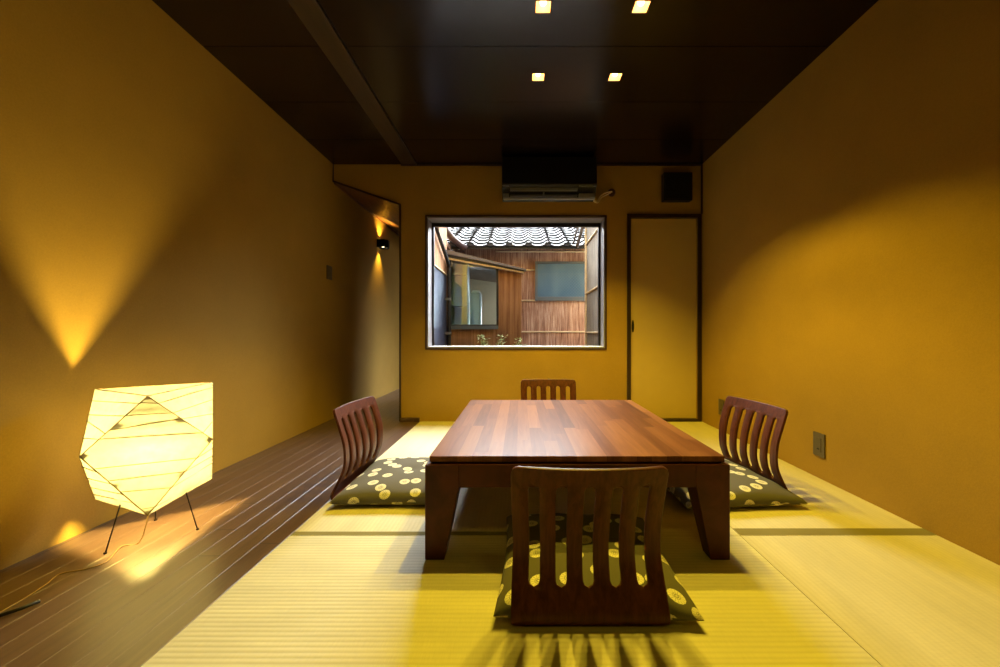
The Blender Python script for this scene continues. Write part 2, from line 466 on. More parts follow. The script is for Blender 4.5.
bm = bmesh.new(); box(bm, TX+0.002, -0.022, 1.509, 1.535, 0.0, 0.0006)
o = obj('border', bm, M['heri'], mC); o['label'] = 'dark olive cloth border'

# ------------------------------------------------------------------ picture window
win = bpy.data.objects.new('window_1', None); C.objects.link(win); win['kind'] = 'structure'
def ring(bm, x0, x1, z0, z1, w, y0, y1, wt=None, wb=None):
    wt = w if wt is None else wt; wb = w if wb is None else wb
    box(bm, x0, x0+w, y0, y1, z0, z1); box(bm, x1-w, x1, y0, y1, z0, z1)
    box(bm, x0+w, x1-w, y0, y1, z1-wt, z1); box(bm, x0+w, x1-w, y0, y1, z0, z0+wb)
bm = bmesh.new(); ring(bm, WX0-0.012, WX1+0.012, WZ0-0.012, WZ1+0.012, 0.014, BY-0.008, BY+0.02)
obj('window_frame', bm, M['trim_brown'], win)
bm = bmesh.new(); ring(bm, WX0+0.002, WX1-0.002, WZ0+0.002, WZ1-0.002, 0.010, BY+0.005, BY+0.2)
obj('window_reveal', bm, M['alu'], win)
bm = bmesh.new(); box(bm, WX0+0.012, WX1-0.012, BY+0.02, BY+0.2, WZ0+0.012, WZ0+0.017)
obj('window_sill', bm, M['white_edge'], win)
bm = bmesh.new(); ring(bm, WX0+0.012, WX1-0.012, WZ0+0.012, WZ1-0.012, 0.018, BY+0.155, BY+0.19, 0.034, 0.006)
obj('sash', bm, M['steel_dark'], win)
bm = bmesh.new(); box(bm, WX0+0.03, WX1-0.03, BY+0.170, BY+0.174, WZ0+0.018, WZ1-0.045)
obj('pane', bm, M['glass'], win)

# ------------------------------------------------------------------ sliding door
dr = bpy.data.objects.new('door_1', None); C.objects.link(dr); dr['kind'] = 'structure'
bm = bmesh.new(); ring(bm, 0.948, 1.606, 0.0, 1.838, 0.033, BY-0.012, BY+0.05, 0.033, 0.022)
obj('door_frame', bm, M['dark_wood'], dr)
bm = bmesh.new(); box(bm, 0.983, 1.571, BY+0.018, BY+0.05, 0.024, 1.803)
obj('door_panel', bm, M['fusuma'], dr)
bm = bmesh.new()
pts = [(1.006+0.011*math.cos(a), 0.845+0.055*math.sin(a)) for a in [2*PI*i/20 for i in range(20)]]
prism(bm, pts, 'y', BY+0.012, BY+0.019)
obj('door_handle', bm, M['black'], dr)

# ------------------------------------------------------------------ low table
TXC, TYC, TW, TL, TH = 0.198, 1.927, 1.05, 1.17, 0.354
tb = thing('low_table', 'low square-legged reddish brown wooden table in the middle of the tatami floor', 'table', (TXC, TYC, 0))
hw, hl = TW/2, TL/2
bm = bmesh.new(); box(bm, -hw+0.012, hw-0.012, -hl+0.012, hl-0.012, TH-0.020, TH, 0.002)
obj('tabletop', bm, M['staves'], tb)
bm = bmesh.new(); box(bm, -hw+0.02, hw-0.02, -hl+0.02, hl-0.02, TH-0.026, TH-0.020)
obj('shadow_gap', bm, M['black'], tb)
az1, az0 = TH-0.026, TH-0.104
bm = bmesh.new()
box(bm, -hw+0.118, hw-0.118, -hl, -hl+0.03, az0, az1, 0.0015)
box(bm, -hw+0.118, hw-0.118, hl-0.03, hl, az0, az1, 0.0015)
box(bm, -hw, -hw+0.03, -hl+0.105, hl-0.105, az0, az1, 0.0015)
box(bm, hw-0.03, hw, -hl+0.105, hl-0.105, az0, az1, 0.0015)
obj('apron', bm, M['table_wood'], tb)
def tleg(sx, sy):
    bm = bmesh.new()
    # tapering corner leg: outer faces vertical, inner faces taper
    wt, wb, dt, db = 0.1175, 0.066, 0.1045, 0.06
    V = []
    for z, w, d in ((0.0, wb, db), (az0-0.02, wt-0.006, dt-0.008), (az0+0.004, wt, dt), (az1, wt, dt)):
        V.append([bm.verts.new((sx*(hw-a), sy*(hl-b), z)) for a, b in ((0, 0), (w, 0), (w, d), (0, d))])
    for i in range(3):
        for j in range(4): bm.faces.new((V[i][j], V[i][(j+1) % 4], V[i+1][(j+1) % 4], V[i+1][j]))
    bm.faces.new(V[0]); bm.faces.new(V[-1])
    bmesh.ops.bevel(bm, geom=[e for e in bm.edges], offset=0.0015, segments=1, affect='EDGES')
    obj('leg', bm, M['table_wood'], tb)
for sx in (-1, 1):
    for sy in (-1, 1): tleg(sx, sy)

# ------------------------------------------------------------------ legless floor chairs
# local: chair faces +Y, its back stands at y = 0
def catmull2(pts, sub):
    return [(p.x, p.y) for p in smooth_path([(a, b, 0) for a, b in pts], sub)]
PROF = [(-0.012, 0.426), (0.010, 0.362), (0.034, 0.285), (0.048, 0.215), (0.049, 0.155), (0.033, 0.100), (0.014, 0.055), (0.004, 0.030), (0.012, 0.012), (0.035, 0.007)]
def chair_sheet(cols, rows, present):
    pass
def make_chair(label):
    t = thing('floor_chair', label, 'floor chair', group='legless bent plywood chairs around the low table')
    W = 0.42; hwid = W/2
    path = catmull2(PROF, 8)                    # from top to bottom
    # arc length
    L = [0]
    for i in range(1, len(path)):
        L.append(L[-1] + math.hypot(path[i][0]-path[i-1][0], path[i][1]-path[i-1][1]))
    def at(s):
        s = max(0, min(L[-1], s))
        for i in range(1, len(L)):
            if s <= L[i]:
                f = (s-L[i-1])/max(1e-9, L[i]-L[i-1])
                return (path[i-1][0]+(path[i][0]-path[i-1][0])*f, path[i-1][1]+(path[i][1]-path[i-1][1])*f)
        return path[-1]
    s0, s1 = 0.051, 0.345                       # slot range along the sheet
    sw, pitch = 0.031, 0.0745
    cx = [0.0 + (i-2)*pitch for i in range(5)]
    # columns
    cols = [-hwid, -hwid+0.004, -hwid+0.011, -hwid+0.02]
    for c in cx: cols += [c-sw/2, c-sw/4, c, c+sw/4, c+sw/2]
    for i in range(4): cols.append((cx[i]+cx[i+1])/2)
    cols += [hwid-0.02, hwid-0.011, hwid-0.004, hwid]
    cols = sorted(cols)
    # rows
    rows = [0, 0.004, 0.010, 0.018, 0.03, 0.042, s0]
    rows += [s0 + 0.006, s0+0.016] + [s0+0.016 + (s1-0.032-s0)*k/16 for k in range(1, 17)] + [s1-0.006, s1]
    k = 1
    while rows[-1] < L[-1]-0.012: rows.append(rows[-1]+0.012)
    rows.append(L[-1])
    def slot_half(s):                           # rounded slot ends
        if s < s0 or s > s1: return 0
        e = min(s-s0, s1-s)
        if e >= 0.016: return sw/2
        return sw/2*math.sqrt(max(0.0, 1-((0.016-e)/0.016)**2))*0.999
    bm = bmesh.new()
    def P(x, s, slx=None):
        y, z = at(s)
        curve = 0.026*(x/hwid)**2 * max(0.0, min(1, (z-0.02)/0.25))   # sides wrap forward
        return (x, y+curve, z)
    grid = {}
    for j, s in enumerate(rows):
        sh = slot_half(s)
        for i, x in enumerate(cols):
            X = x
            for c in cx:
                if abs(x-c) <= sw/2+1e-6 and s0 <= s <= s1:
                    # squeeze the slot columns to the rounded end
                    if abs(abs(x-c)-sw/2) < 1e-6: X = c + math.copysign(max(sh, 0.0005), x-c)
                    elif abs(x-c) > 1e-6: X = c + math.copysign(max(sh*0.5, 0.00025), x-c)
            # rounded upper corners
            ss = s; R = 0.02
            ed = hwid-abs(x)
            off = 0
            if ed < R: off = R - math.sqrt(max(0, R*R-(R-ed)**2))
            if s < R*1.4: ss = off + s*(1-off/(R*1.4))
            taper = 1.0 - 0.025*math.exp(-((s-0.24)/0.09)**2)           # slight waist
            grid[(i, j)] = bm.verts.new(P(X*taper, ss))
    for j in range(len(rows)-1):
        sm = (rows[j]+rows[j+1])/2
        for i in range(len(cols)-1):
            xm = (cols[i]+cols[i+1])/2
            if s0 < sm < s1 and any(abs(xm-c) < sw/2 for c in cx): continue
            bm.faces.new((grid[(i, j)], grid[(i+1, j)], grid[(i+1, j+1)], grid[(i, j+1)]))
    bmesh.ops.delete(bm, geom=[v for v in bm.verts if not v.link_faces], context='VERTS')
    o = obj('backrest', bm, M['chair'], t, True)
    md = o.modifiers.new('thick', 'SOLIDIFY'); md.thickness = 0.011; md.offset = 0; md.use_even_offset = False
    bv = o.modifiers.new('bev', 'BEVEL'); bv.width = 0.002; bv.segments = 1; bv.limit_method = 'ANGLE'; bv.angle_limit = math.radians(50)
    bm = bmesh.new()
    pts = [(-hwid+0.002, 0.040), (hwid-0.002, 0.040), (hwid-0.002, 0.35)]
    pts += [(hwid-0.05+0.048*math.cos(a), 0.36+0.048*math.sin(a)) for a in (0.3, 0.8, 1.2, 1.57)]
    pts += [(-hwid+0.05-0.048*math.cos(a), 0.36+0.048*math.sin(a)) for a in (1.57, 1.2, 0.8, 0.3)]
    pts += [(-hwid+0.002, 0.35)]
    prism(bm, pts, 'z', 0.002, 0.0082)
    obj('seat', bm, M['chair_seat'], t)
    return t
ch = make_chair('dark backlit floor chair nearest the viewer, seen from behind before the low table')
ch.location = (0.186, 1.025, 0)
cL = dup(ch, (-0.862, 2.01, 0), -PI/2 - math.radians(4), 'slatted floor chair at the left of the low table, beside the plank floor')
cR = dup(ch, (1.222, 2.01, 0), PI/2 + math.radians(8), 'slatted floor chair at the right of the low table, near the wall socket')
cB = dup(ch, (0.216, 3.0, 0), PI, 'floor chair at the far side of the low table, only its top showing')

# ------------------------------------------------------------------ floor cushions
def make_cushion(label):
    bm = bmesh.new(); N = 36; a = 0.277; H = 0.082
    top = {}; bot = {}
    def prof(u, v):
        ex = (1-abs(u)**3.2)*(1-abs(v)**3.2)
        return max(0, ex)**0.36
    for i in range(N+1):
        for j in range(N+1):
            # denser near edges
            u = math.sin((i/N*2-1)*PI/2); v = math.sin((j/N*2-1)*PI/2)
            x = a*u*(1-0.055*(1-v*v)); y = a*v*(1-0.055*(1-u*u))
            h = prof(u, v)
            wr = 0.004*math.sin(9*u+4*v)*h*(abs(u)**3+abs(v)**3)
            tuft = 0.012*math.exp(-(u*u+v*v)/0.02)
            z = 0.020 + (H-0.020)*h + wr - tuft
            top[i, j] = bm.verts.new((x, y, z))
            if i in (0, N) or j in (0, N): bot[i, j] = top[i, j]
            else: bot[i, j] = bm.verts.new((x, y, 0.020 - 0.020*min(1, h*1.6)))
    for i in range(N):
        for j in range(N):
            bm.faces.new((top[i, j], top[i+1, j], top[i+1, j+1], top[i, j+1]))
            bm.faces.new((bot[i, j], bot[i, j+1], bot[i+1, j+1], bot[i+1, j]))
    # fabric coordinates follow the surface, so the roundels do not stretch over the sides
    arc = [0.0]
    for i in range(1, N+1): arc.append(arc[-1] + (top[i, N//2].co - top[i-1, N//2].co).length)
    uvl = bm.loops.layers.uv.new('cloth')
    key = {}
    for (i, j), v in bot.items(): key[v] = (i, j)
    tk = {}
    for (i, j), v in top.items(): tk[v] = (i, j)
    for f in bm.faces:
        up_ = all(v in tk for v in f.verts)
        for lp in f.loops:
            i, j = tk[lp.vert] if up_ else key[lp.vert]
            lp[uvl].uv = (arc[i] + (0 if up_ else 3.3), arc[j])
    o = obj('floor_cushion', bm, M['fabric'], None, True)
    return tag(o, label, 'cushion', 'patterned cushions on the floor chairs')
def dupc(o, loc, rz, label):
    c = o.copy(); C.objects.link(c); c.location = loc; c.rotation_euler = (0, 0, rz); c['label'] = label; return c
SZ = 0.0085
q = make_cushion('dark green flower-patterned cushion on the floor chair nearest the viewer')
q.location = (0.213, 1.305, SZ); q.rotation_euler = (0, 0, math.radians(-1.5))
dupc(q, (-0.565, 2.0, SZ), PI/2, 'dark green flower-patterned cushion on the left floor chair, fully lit')
dupc(q, (0.972, 1.975, SZ), -PI/2 + math.radians(5), 'dark green flower-patterned cushion on the right floor chair, half behind the table leg')
dupc(q, (0.215, 2.70, SZ), PI, 'dark patterned cushion hidden in shade under the far end of the table')

# ------------------------------------------------------------------ paper lamp
LX, LY = -1.423, 1.519
lamp = thing('paper_lamp', 'glowing faceted white paper floor lamp on thin wire legs by the left wall', 'floor lamp', (LX, LY, 0))
R_ = 0.215; ZT, ZM, ZB = 0.566, 0.360, 0.146
rot0 = math.radians(-52)
def tri(z, off, r): return [Vector((r*math.cos(rot0+off+k*2*PI/3), r*math.sin(rot0+off+k*2*PI/3), z)) for k in range(3)]
T = tri(ZT, 0, 0.205); B = tri(ZB, 0, 0.202); Mv = tri(ZM, -PI/3, 0.206)   # Mv[k] sits between T[k-1] and T[k]
T[0].z += -0.004
bm = bmesh.new()
def facet(bm, a, b, c, n=10, amp=0.0035):
    g = {}
    nrm = (b-a).cross(c-a).normalized()
    for i in range(n+1):
        for j in range(n+1-i):
            k = n-i-j
            p = (a*i + b*j + c*k)/n
            edge = min(i, j, k)
            w = math.sin(p.z*110 + 1.7*math.sin(p.x*14)+p.y*6)
            p = p + nrm*amp*w*(1 if edge > 0 else 0.0)
            g[i, j] = bm.verts.new(p)
    for i in range(n):
        for j in range(n-i):
            bm.faces.new((g[i, j], g[i+1, j], g[i, j+1]))
            if j < n-i-1: bm.faces.new((g[i+1, j], g[i+1, j+1], g[i, j+1]))
for k in range(3):
    k2 = (k+1) % 3
    # upper band: T[k], T[k2] with the mid vertex between them (Mv[k2]); inverted triangle Mv[k], Mv[k2], T[k]
    facet(bm, T[k], T[k2], Mv[k2]); facet(bm, B[k], B[k2], Mv[k2])
    facet(bm, Mv[k], Mv[k2], T[k], 12); facet(bm, Mv[k], Mv[k2], B[k], 12)
bmesh.ops.remove_doubles(bm, verts=bm.verts, dist=0.0005)
obj('lamp_shade', bm, M['paper'], lamp, True)
bm = bmesh.new()
def wire(a, b, r=0.0016): tube(bm, [a, b], r, 6)
for k in range(3):
    k2 = (k+1) % 3
    wire(T[k]*1.002, T[k2]*1.002); wire(B[k], B[k2])
    for P_ in (T, B):
        wire(P_[k], Mv[k]); wire(P_[k], Mv[k2])
obj('wire_frame', bm, M['rib'], lamp)
# thin horizontal bamboo ribs wound round the shade at irregular tilt
bm = bmesh.new()
def on_tri(p0, p1, t): return p0.lerp(p1, t)
rr = random.Random(3)
outward = lambda p: p + Vector((p.x, p.y, 0)).normalized()*0.0025
for k in range(3):
    k2 = (k+1) % 3
    for (E, up) in ((T, 1), (B, -1)):
        for t0 in (0.14, 0.34, 0.55, 0.78):
            # across the centre facets
            j1, j2 = rr.uniform(-0.07, 0.07), rr.uniform(-0.07, 0.07)
            a = on_tri(E[k], Mv[k], min(.98, max(.03, t0+j1))); b = on_tri(E[k], Mv[k2], min(.98, max(.03, t0+j2)))
            tube(bm, [outward(a), outward(b)], 0.0015, 5)
            a = on_tri(E[k], Mv[k2], min(.98, max(.03, t0+j2))); b = on_tri(E[k2], Mv[k2], min(.98, max(.03, t0+j1*1.3)))
            tube(bm, [outward(a), outward(b)], 0.0015, 5)
obj('shade_ribs', bm, M['rib'], lamp)
foot_az = [math.radians(-108), math.radians(12), math.radians(132)]
for a in foot_az:
    bm = bmesh.new()
    tube(bm, [(0.085*math.cos(a), 0.085*math.sin(a), 0.23), (0.145*math.cos(a), 0.145*math.sin(a), 0.003)], 0.0022, 8)
    tube(bm, [(0.145*math.cos(a), 0.145*math.sin(a), 0.006), (0.146*math.cos(a), 0.146*math.sin(a), 0.0)], 0.005, 8)
    obj('leg', bm, M['wire'], lamp)
bm = bmesh.new()
for k in range(3):
    a, b = foot_az[k], foot_az[(k+1) % 3]
    tube(bm, [(0.085*math.cos(a), 0.085*math.sin(a), 0.23), (0.085*math.cos(b), 0.085*math.sin(b), 0.23)], 0.0018, 6)
    tube(bm, [(0.085*math.cos(a), 0.085*math.sin(a), 0.23), (0, 0, 0.26)], 0.0018, 6)
tube(bm, [(0, 0, 0.235), (0, 0, 0.29)], 0.012, 12)
obj('lamp_holder', bm, M['wire'], lamp)
bm = bmesh.new()
bmesh.ops.create_uvsphere(bm, u_segments=16, v_segments=10, radius=0.032, matrix=Matrix.Translation((0, 0, 0.320)))
obj('bulb', bm, M['paper_bulb'], lamp, True)

# power cord on the planks
P = floor_pt
c0 = [(LX+0.01, LY-0.02, 0.22), (LX+0.015, LY-0.04, 0.10), (LX+0.01, LY-0.07, 0.006)]
path = [Vector(p) for p in c0] + [P(122, 546, 0.004), P(112, 556, 0.004), P(104, 563, 0.004), P(86, 569, 0.004), P(60, 574, 0.004), P(45, 585, 0.004), P(20, 601, 0.004), P(-20, 622, 0.004), P(-80, 640, 0.004)]
cd = thing('power_cord', 'thin amber lamp cord trailing across the planks towards the left edge', 'cord', path[3])
inv = Matrix.Translation(-path[3])
bm = bmesh.new(); tube(bm, [p-path[3] for p in smooth_path(path, 6)], 0.0021, 6)
obj('cable', bm, M['cord'], cd, True)
bm = bmesh.new(); a = P(40, 601, 0.009)-path[3]; b = P(-4, 617, 0.009)-path[3]
tube(bm, [a, a.lerp(b, .5)+Vector((0.004, 0, 0)), b], 0.005, 8)
o = obj('cord_switch', bm, M['black'], cd, True)

# ------------------------------------------------------------------ downlights
def spot(name, loc, rotation, power, color, size, blend=0.3, radius=0.02, parent=None):
    L = bpy.data.lights.new(name, 'SPOT'); L.energy = power; L.color = color; L.spot_size = size; L.spot_blend = blend; L.shadow_soft_size = radius
    o = bpy.data.objects.new(name, L); C.objects.link(o); o.location = loc; o.rotation_euler = rotation
    if parent: o.parent = parent
    return o
DLC = (1.0, 0.73, 0.045)
names = ['nearer left of the four square ceiling downlights, above the table', 'nearer right of the four square ceiling downlights, above the table',
         'farther left of the four square ceiling downlights', 'farther right of the four square ceiling downlights']
for (x, y), nm in zip(holes, names):
    t = thing('ceiling_downlight', nm, 'downlight', (x, y, CZ), 0, 'recessed square downlights over the table')
    bm = bmesh.new(); ring(bm, -HS-0.004, HS+0.004, 0, 0, 0, 0, 0) if False else None
    for (x0, x1, y0, y1) in ((-HS-.004, HS+.004, -HS-.004, -HS), (-HS-.004, HS+.004, HS, HS+.004), (-HS-.004, -HS, -HS, HS), (HS, HS+.004, -HS, HS)):
        box(bm, x0, x1, y0, y1, -0.003, 0.0)
    obj('trim_ring', bm, M['steel_dark'], t)
    bm = bmesh.new()
    A_ = [bm.verts.new((sx*HS, sy*HS, 0.0)) for sx, sy in ((-1, -1), (1, -1), (1, 1), (-1, 1))]
    B_ = [bm.verts.new((sx*HS*0.72, sy*HS*0.72, 0.05)) for sx, sy in ((-1, -1), (1, -1), (1, 1), (-1, 1))]
    for i in range(4): bm.faces.new((A_[i], A_[(i+1) % 4], B_[(i+1) % 4], B_[i]))
    bm.faces.new(B_)
    obj('reflector', bm, M['reflector'], t)
    bm = bmesh.new(); bmesh.ops.create_uvsphere(bm, u_segments=14, v_segments=8, radius=0.0155, matrix=Matrix.Translation((0, 0, 0.022)))
    obj('bulb', bm, M['bulb'], t, True)
    spot('downlight_beam', (0, 0, -0.004), (0, 0, 0), 76, DLC, math.radians(104), 0.28, 0.016, t)

for x in (0.1065, 0.556):                            # fill spots added behind the viewer to lift shadows, no fixtures
    spot('downlight_beam', (x, -0.45, CZ-0.004), (0, 0, 0), 13, DLC, math.radians(125), 0.4, 0.03)

# ------------------------------------------------------------------ air conditioner
ac = thing('air_conditioner', 'black wall air conditioner with grey louvre under the ceiling above the window', 'air conditioner', (0.243, BY, 1.87))
w2 = 0.3925
def acp(y, z): return (y-BY, z-1.87)
bm = bmesh.new()
prism(bm, [acp(BY, 1.95), acp(BY, 2.245), acp(3.25, 2.245), acp(3.228, 2.235), acp(3.22, 2.21), acp(3.22, 2.012), acp(3.245, 1.985), acp(3.30, 1.925), acp(3.33, 1.905)], 'x', -w2, w2)
obj('body', bm, M['black'], ac)
bm = bmesh.new(); box(bm, -w2+0.002, w2-0.002, 3.212-BY, 3.222-BY, 2.018-1.87, 2.236-1.87, 0.004)
obj('front_panel', bm, M['black_gloss'], ac)
bm = bmesh.new(); box(bm, -w2+0.01, w2-0.01, 3.232-BY, 3.27-BY, 1.896-1.87, 1.912-1.87, 0.006)
box(bm, 0.245, w2-0.012, 3.226-BY, 3.27-BY, 1.905-1.87, 1.94-1.87, 0.004)
box(bm, -w2+0.01, -0.335, 3.226-BY, 3.27-BY, 1.905-1.87, 1.94-1.87, 0.004)
box(bm, 0.245, w2-0.004, 3.224-BY, 3.24-BY, 1.999-1.87, 2.006-1.87)
box(bm, -w2+0.004, -0.335, 3.224-BY, 3.24-BY, 1.999-1.87, 2.006-1.87)
obj('lower_casing', bm, M['grey_plastic'], ac)
for (z0, z1, y0) in ((1.968, 1.990, 3.236), (1.926, 1.938, 3.25)):
    bm = bmesh.new(); box(bm, -0.325, 0.235, y0-BY, y0+0.03-BY, z0-1.87, z1-1.87, 0.003)
    obj('louvre', bm, M['grey_plastic'], ac)
bm = bmesh.new(); box(bm, -0.052, -0.04, 3.235-BY, 3.26-BY, 1.93-1.87, 1.956-1.87, 0.003)
obj('vane_clip', bm, M['grey_plastic'], ac)
cap = obj('wall_cover', None or (lambda b: (bmesh.ops.create_cone(b, cap_ends=True, segments=20, radius1=0.036, radius2=0.032, depth=0.012, matrix=Matrix.Translation((0, 0, 0)) @ Matrix.Rotation(PI/2, 4, 'X')), b)[1])(bmesh.new()), M['trim_brown'])
cap.location = (0.812, BY-0.006, 2.03)
tag(cap, 'small round brown wall cover where the conditioner cable enters', 'wall cover')
bm = bmesh.new()
tube(bm, smooth_path([(0.62, 3.27, 1.895), (0.66, 3.33, 1.91), (0.70, 3.40, 1.975), (0.75, 3.43, 2.015), (0.80, 3.44, 2.03), (0.812, 3.447, 2.03)], 6), 0.006, 8)
tube(bm, smooth_path([(0.62, 3.28, 1.892), (0.67, 3.35, 1.905), (0.71, 3.41, 1.965), (0.76, 3.435, 2.0), (0.80, 3.44, 2.022)], 6), 0.005, 8)
o = obj('power_cable', bm, M['cable'], ac, True); o.location = (-0.243, -BY, -1.87); o['label'] = 'pale beige cable'
# wall speaker box
sp_ = thing('wall_speaker', 'black square box mounted on the wall above the sliding door', 'speaker', (1.377, BY, 2.06))
bm = bmesh.new(); box(bm, -0.125, 0.125, -0.07, 0.0, -0.12, 0.125, 0.008); obj('case', bm, M['black'], sp_)
bm = bmesh.new(); box(bm, -0.112, 0.112, -0.074, -0.069, -0.107, 0.112, 0.003); obj('grille', bm, M['black_gloss'], sp_)

# ------------------------------------------------------------------ plates on the walls
def plate(name, label, cat, x, y, z, side, w=0.075, h=0.12, hole=True):
    t = thing(name, label, cat, (x, y, z))
    s = side
    bm = bmesh.new(); box(bm, min(0, s*0.008), max(0, s*0.008), -w/2, w/2, -h/2, h/2, 0.0025); obj('plate', bm, M['outlet'], t)
    bm = bmesh.new(); box(bm, min(s*0.008, s*0.0105), max(s*0.008, s*0.0105), -w*0.22, w*0.22, -h*0.3, h*0.3, 0.001); obj('insert', bm, M['outlet'], t)
    if hole:
        bm = bmesh.new()
        for dz in (-0.022,):
            box(bm, min(s*0.0105, s*0.0112), max(s*0.0105, s*0.0112), -0.008, 0.008, dz-0.004, dz+0.004)
        obj('slot', bm, M['black'], t)
    return t
plate('wall_socket', 'brown wall socket low on the right wall, nearest the viewer', 'socket', RX, 2.10, 0.182, -1, 0.08, 0.125)
plate('wall_socket', 'brown wall socket low on the right wall behind the right chair', 'socket', RX, 3.12, 0.19, -1, 0.08, 0.125)
plate('light_switch', 'brown light switch plate on the left wall near the corridor', 'light switch', lx(1.32), 3.43, 1.315, 1, 0.09, 0.12, False)

# ------------------------------------------------------------------ sconce
SY, SZc = 4.61, 1.835
sc_ = thing('wall_sconce', 'small dark wall sconce glowing up and down on the corridor wall', 'wall light', (lx(1.85), SY, SZc))
bm = bmesh.new()
hexp = [(0.0, -0.07), (0.085, -0.07), (0.115, -0.03), (0.115, 0.03), (0.085, 0.07), (0.0, 0.07)]
z0, z1 = -0.045, 0.045
outer = hexp; inner = [(0.006, -0.062), (0.081, -0.062), (0.107, -0.027), (0.107, 0.027), (0.081, 0.062), (0.006, 0.062)]
for i in range(6):
    j = (i+1) % 6
    vs = [bm.verts.new((p[0], p[1], z)) for z in (z0, z1) for p in (outer[i], outer[j], inner[j], inner[i])]
    for f in ((0, 1, 5, 4), (2, 3, 7, 6), (0, 3, 2, 1), (4, 5, 6, 7)): bm.faces.new([vs[k] for k in f])
obj('shade', bm, M['black'], sc_)
bm = bmesh.new(); box(bm, 0.006, 0.106, -0.061, 0.061, -0.004, 0.004); obj('divider', bm, M['black'], sc_)
for s in (-1, 1):
    bm = bmesh.new(); bmesh.ops.create_uvsphere(bm, u_segments=10, v_segments=6, radius=0.013, matrix=Matrix.Translation((0.05, 0, s*0.024)))
    obj('bulb', bm, M['bulb'], sc_, True)
SCC = (1.0, 0.66, 0.12)
spot('sconce_beam_down', (0.055, 0, -0.047), (0, math.radians(4), 0), 26, SCC, math.radians(84), 1.0, 0.01, sc_)
spot('sconce_beam_up', (0.055, 0, 0.047), (PI, 0, 0), 26, SCC, math.radians(100), 1.0, 0.01, sc_)

# ------------------------------------------------------------------ courtyard
bm = bmesh.new(); box(bm, -0.93, 3.0, BY+0.2, 7.5, -0.25, -0.1)
struct('ground', bm, M['soil'])
MY = 5.6; s_m = F/MY
def mx(px): return (px-VX)/F
# far main building wall
bw = thing('courtyard_house', 'bark clad house across the courtyard with silver tiled roof', 'building', (0.3, MY, 0))
bm = bmesh.new(); prism(bm, [(1.3, -0.1), (1.3, 2.05), (-2.2, 2.05), (-2.2, 1.95), (-1.36, 1.88), (-0.283, 1.665), (-0.283, -0.1)], 'y', 0.0, 0.12)
o = obj('cladding', bm, M['bark'], bw)
def bamboo(bm, p0, p1, r=0.012):
    pts = [Vector(p0).lerp(Vector(p1), t/24) for t in range(25)]
    tube(bm, pts, r, 8)
    for k in range(1, 6):
        c = Vector(p0).lerp(Vector(p1), k/6); d = (Vector(p1)-Vector(p0)).normalized()*0.004
        tube(bm, [c-d, c+d], r*1.18, 8)
def zz(py, Y): return CAMH + (VY-py)*Y/F
for (py, xa, xb) in ((251.5, -0.65, 0.68), (270, -0.30, -0.085), (300.5, -0.30, -0.085), (331.8, -0.32, 0.68)):
    bm = bmesh.new(); z = zz(py, MY-0.02); bamboo(bm, (xa, -0.014, z), (xb, -0.014, z), 0.0115); obj('bamboo_batten', bm, M['bamboo'], bw, True)
# window of the far house
fx0, fx1, fz0, fz1 = (535-VX)/s_m-0.3, 0.78, zz(301, MY), zz(262, MY)
bm = bmesh.new(); ring(bm, fx0, fx1, fz0, fz1, 0.035, -0.05, 0.02, 0.03, 0.05); wf = obj('window', bm, M['grey_frame'], bw)
bm = bmesh.new(); box(bm, fx0+0.03, fx1-0.03, -0.025, -0.015, fz0+0.045, fz1-0.025); obj('pane', bm, M['frosted'], wf)
bm = bmesh.new(); box(bm, fx0+0.04, fx1-0.03, -0.03, -0.026, fz0+0.05, fz0+0.058); obj('bead', bm, M['alu'], wf)
# tiled roof
def roof():
    bm = bmesh.new()
    ex0, ex1 = -1.75, 1.5; per = 0.252; nx = int((ex1-ex0)/per*14)
    slope = math.radians(24); row = 0.20; nrow = 12
    y_e = 5.12-MY; z_e = zz(246.5, 5.12)-0.0
    def prof(x):
        t = ((x-ex0)/per) % 1.0
        # S-shaped pantile: broad trough, narrow roll
        return 0.034*(math.exp(-((t-0.2)/0.13)**2)+math.exp(-((t-1.2)/0.13)**2)) - 0.014*math.sin(PI*max(0, min(1, (t-0.35)/0.65)))
    for r_ in range(nrow):
        s_a = r_*row-0.012; s_b = (r_+1)*row
        prev = None
        for i in range(nx+1):
            x = ex0+(ex1-ex0)*i/nx; h = prof(x)
            cols_ = []
            for (s, lift) in ((s_a, 0.006), (s_a, 0.030), (s_b, 0.004)):
                yy = y_e + s*math.cos(slope) - (h+lift)*math.sin(slope)
                z_ = z_e + s*math.sin(slope) + (h+lift)*math.cos(slope)
                cols_.append(bm.verts.new((x-0.0, yy, z_)))
            if prev:
                bm.faces.new((prev[0], cols_[0], cols_[1], prev[1])); bm.faces.new((prev[1], cols_[1], cols_[2], prev[2]))
            prev = cols_
    return bm, y_e, z_e, slope
bm, y_e, z_e, slope = roof()
rf = obj('roof', bm, M['tile'], bw)
bm = bmesh.new()
prism(bm, [(y_e+0.01, z_e-0.03), (y_e+0.01, z_e+0.0), (y_e+2.3, z_e+2.3*math.tan(slope)), (y_e+2.3, z_e+2.3*math.tan(slope)-0.08)], 'x', -1.7, 1.5)
obj('eave_board', bm, M['black'], bw)
for k in range(13):                                 # round eave tile ends
    bm = bmesh.new(); x = -1.75+0.252*(k+0.2)
    bmesh.ops.create_cone(bm, cap_ends=True, segments=16, radius1=0.036, radius2=0.036, depth=0.02, matrix=Matrix.Translation((x, y_e-0.014, z_e+0.028)) @ Matrix.Rotation(PI/2, 4, 'X') @ Matrix.Diagonal((1.25, 0.8, 1, 1)))
    obj('eave_tile', bm, M['tile'], bw)

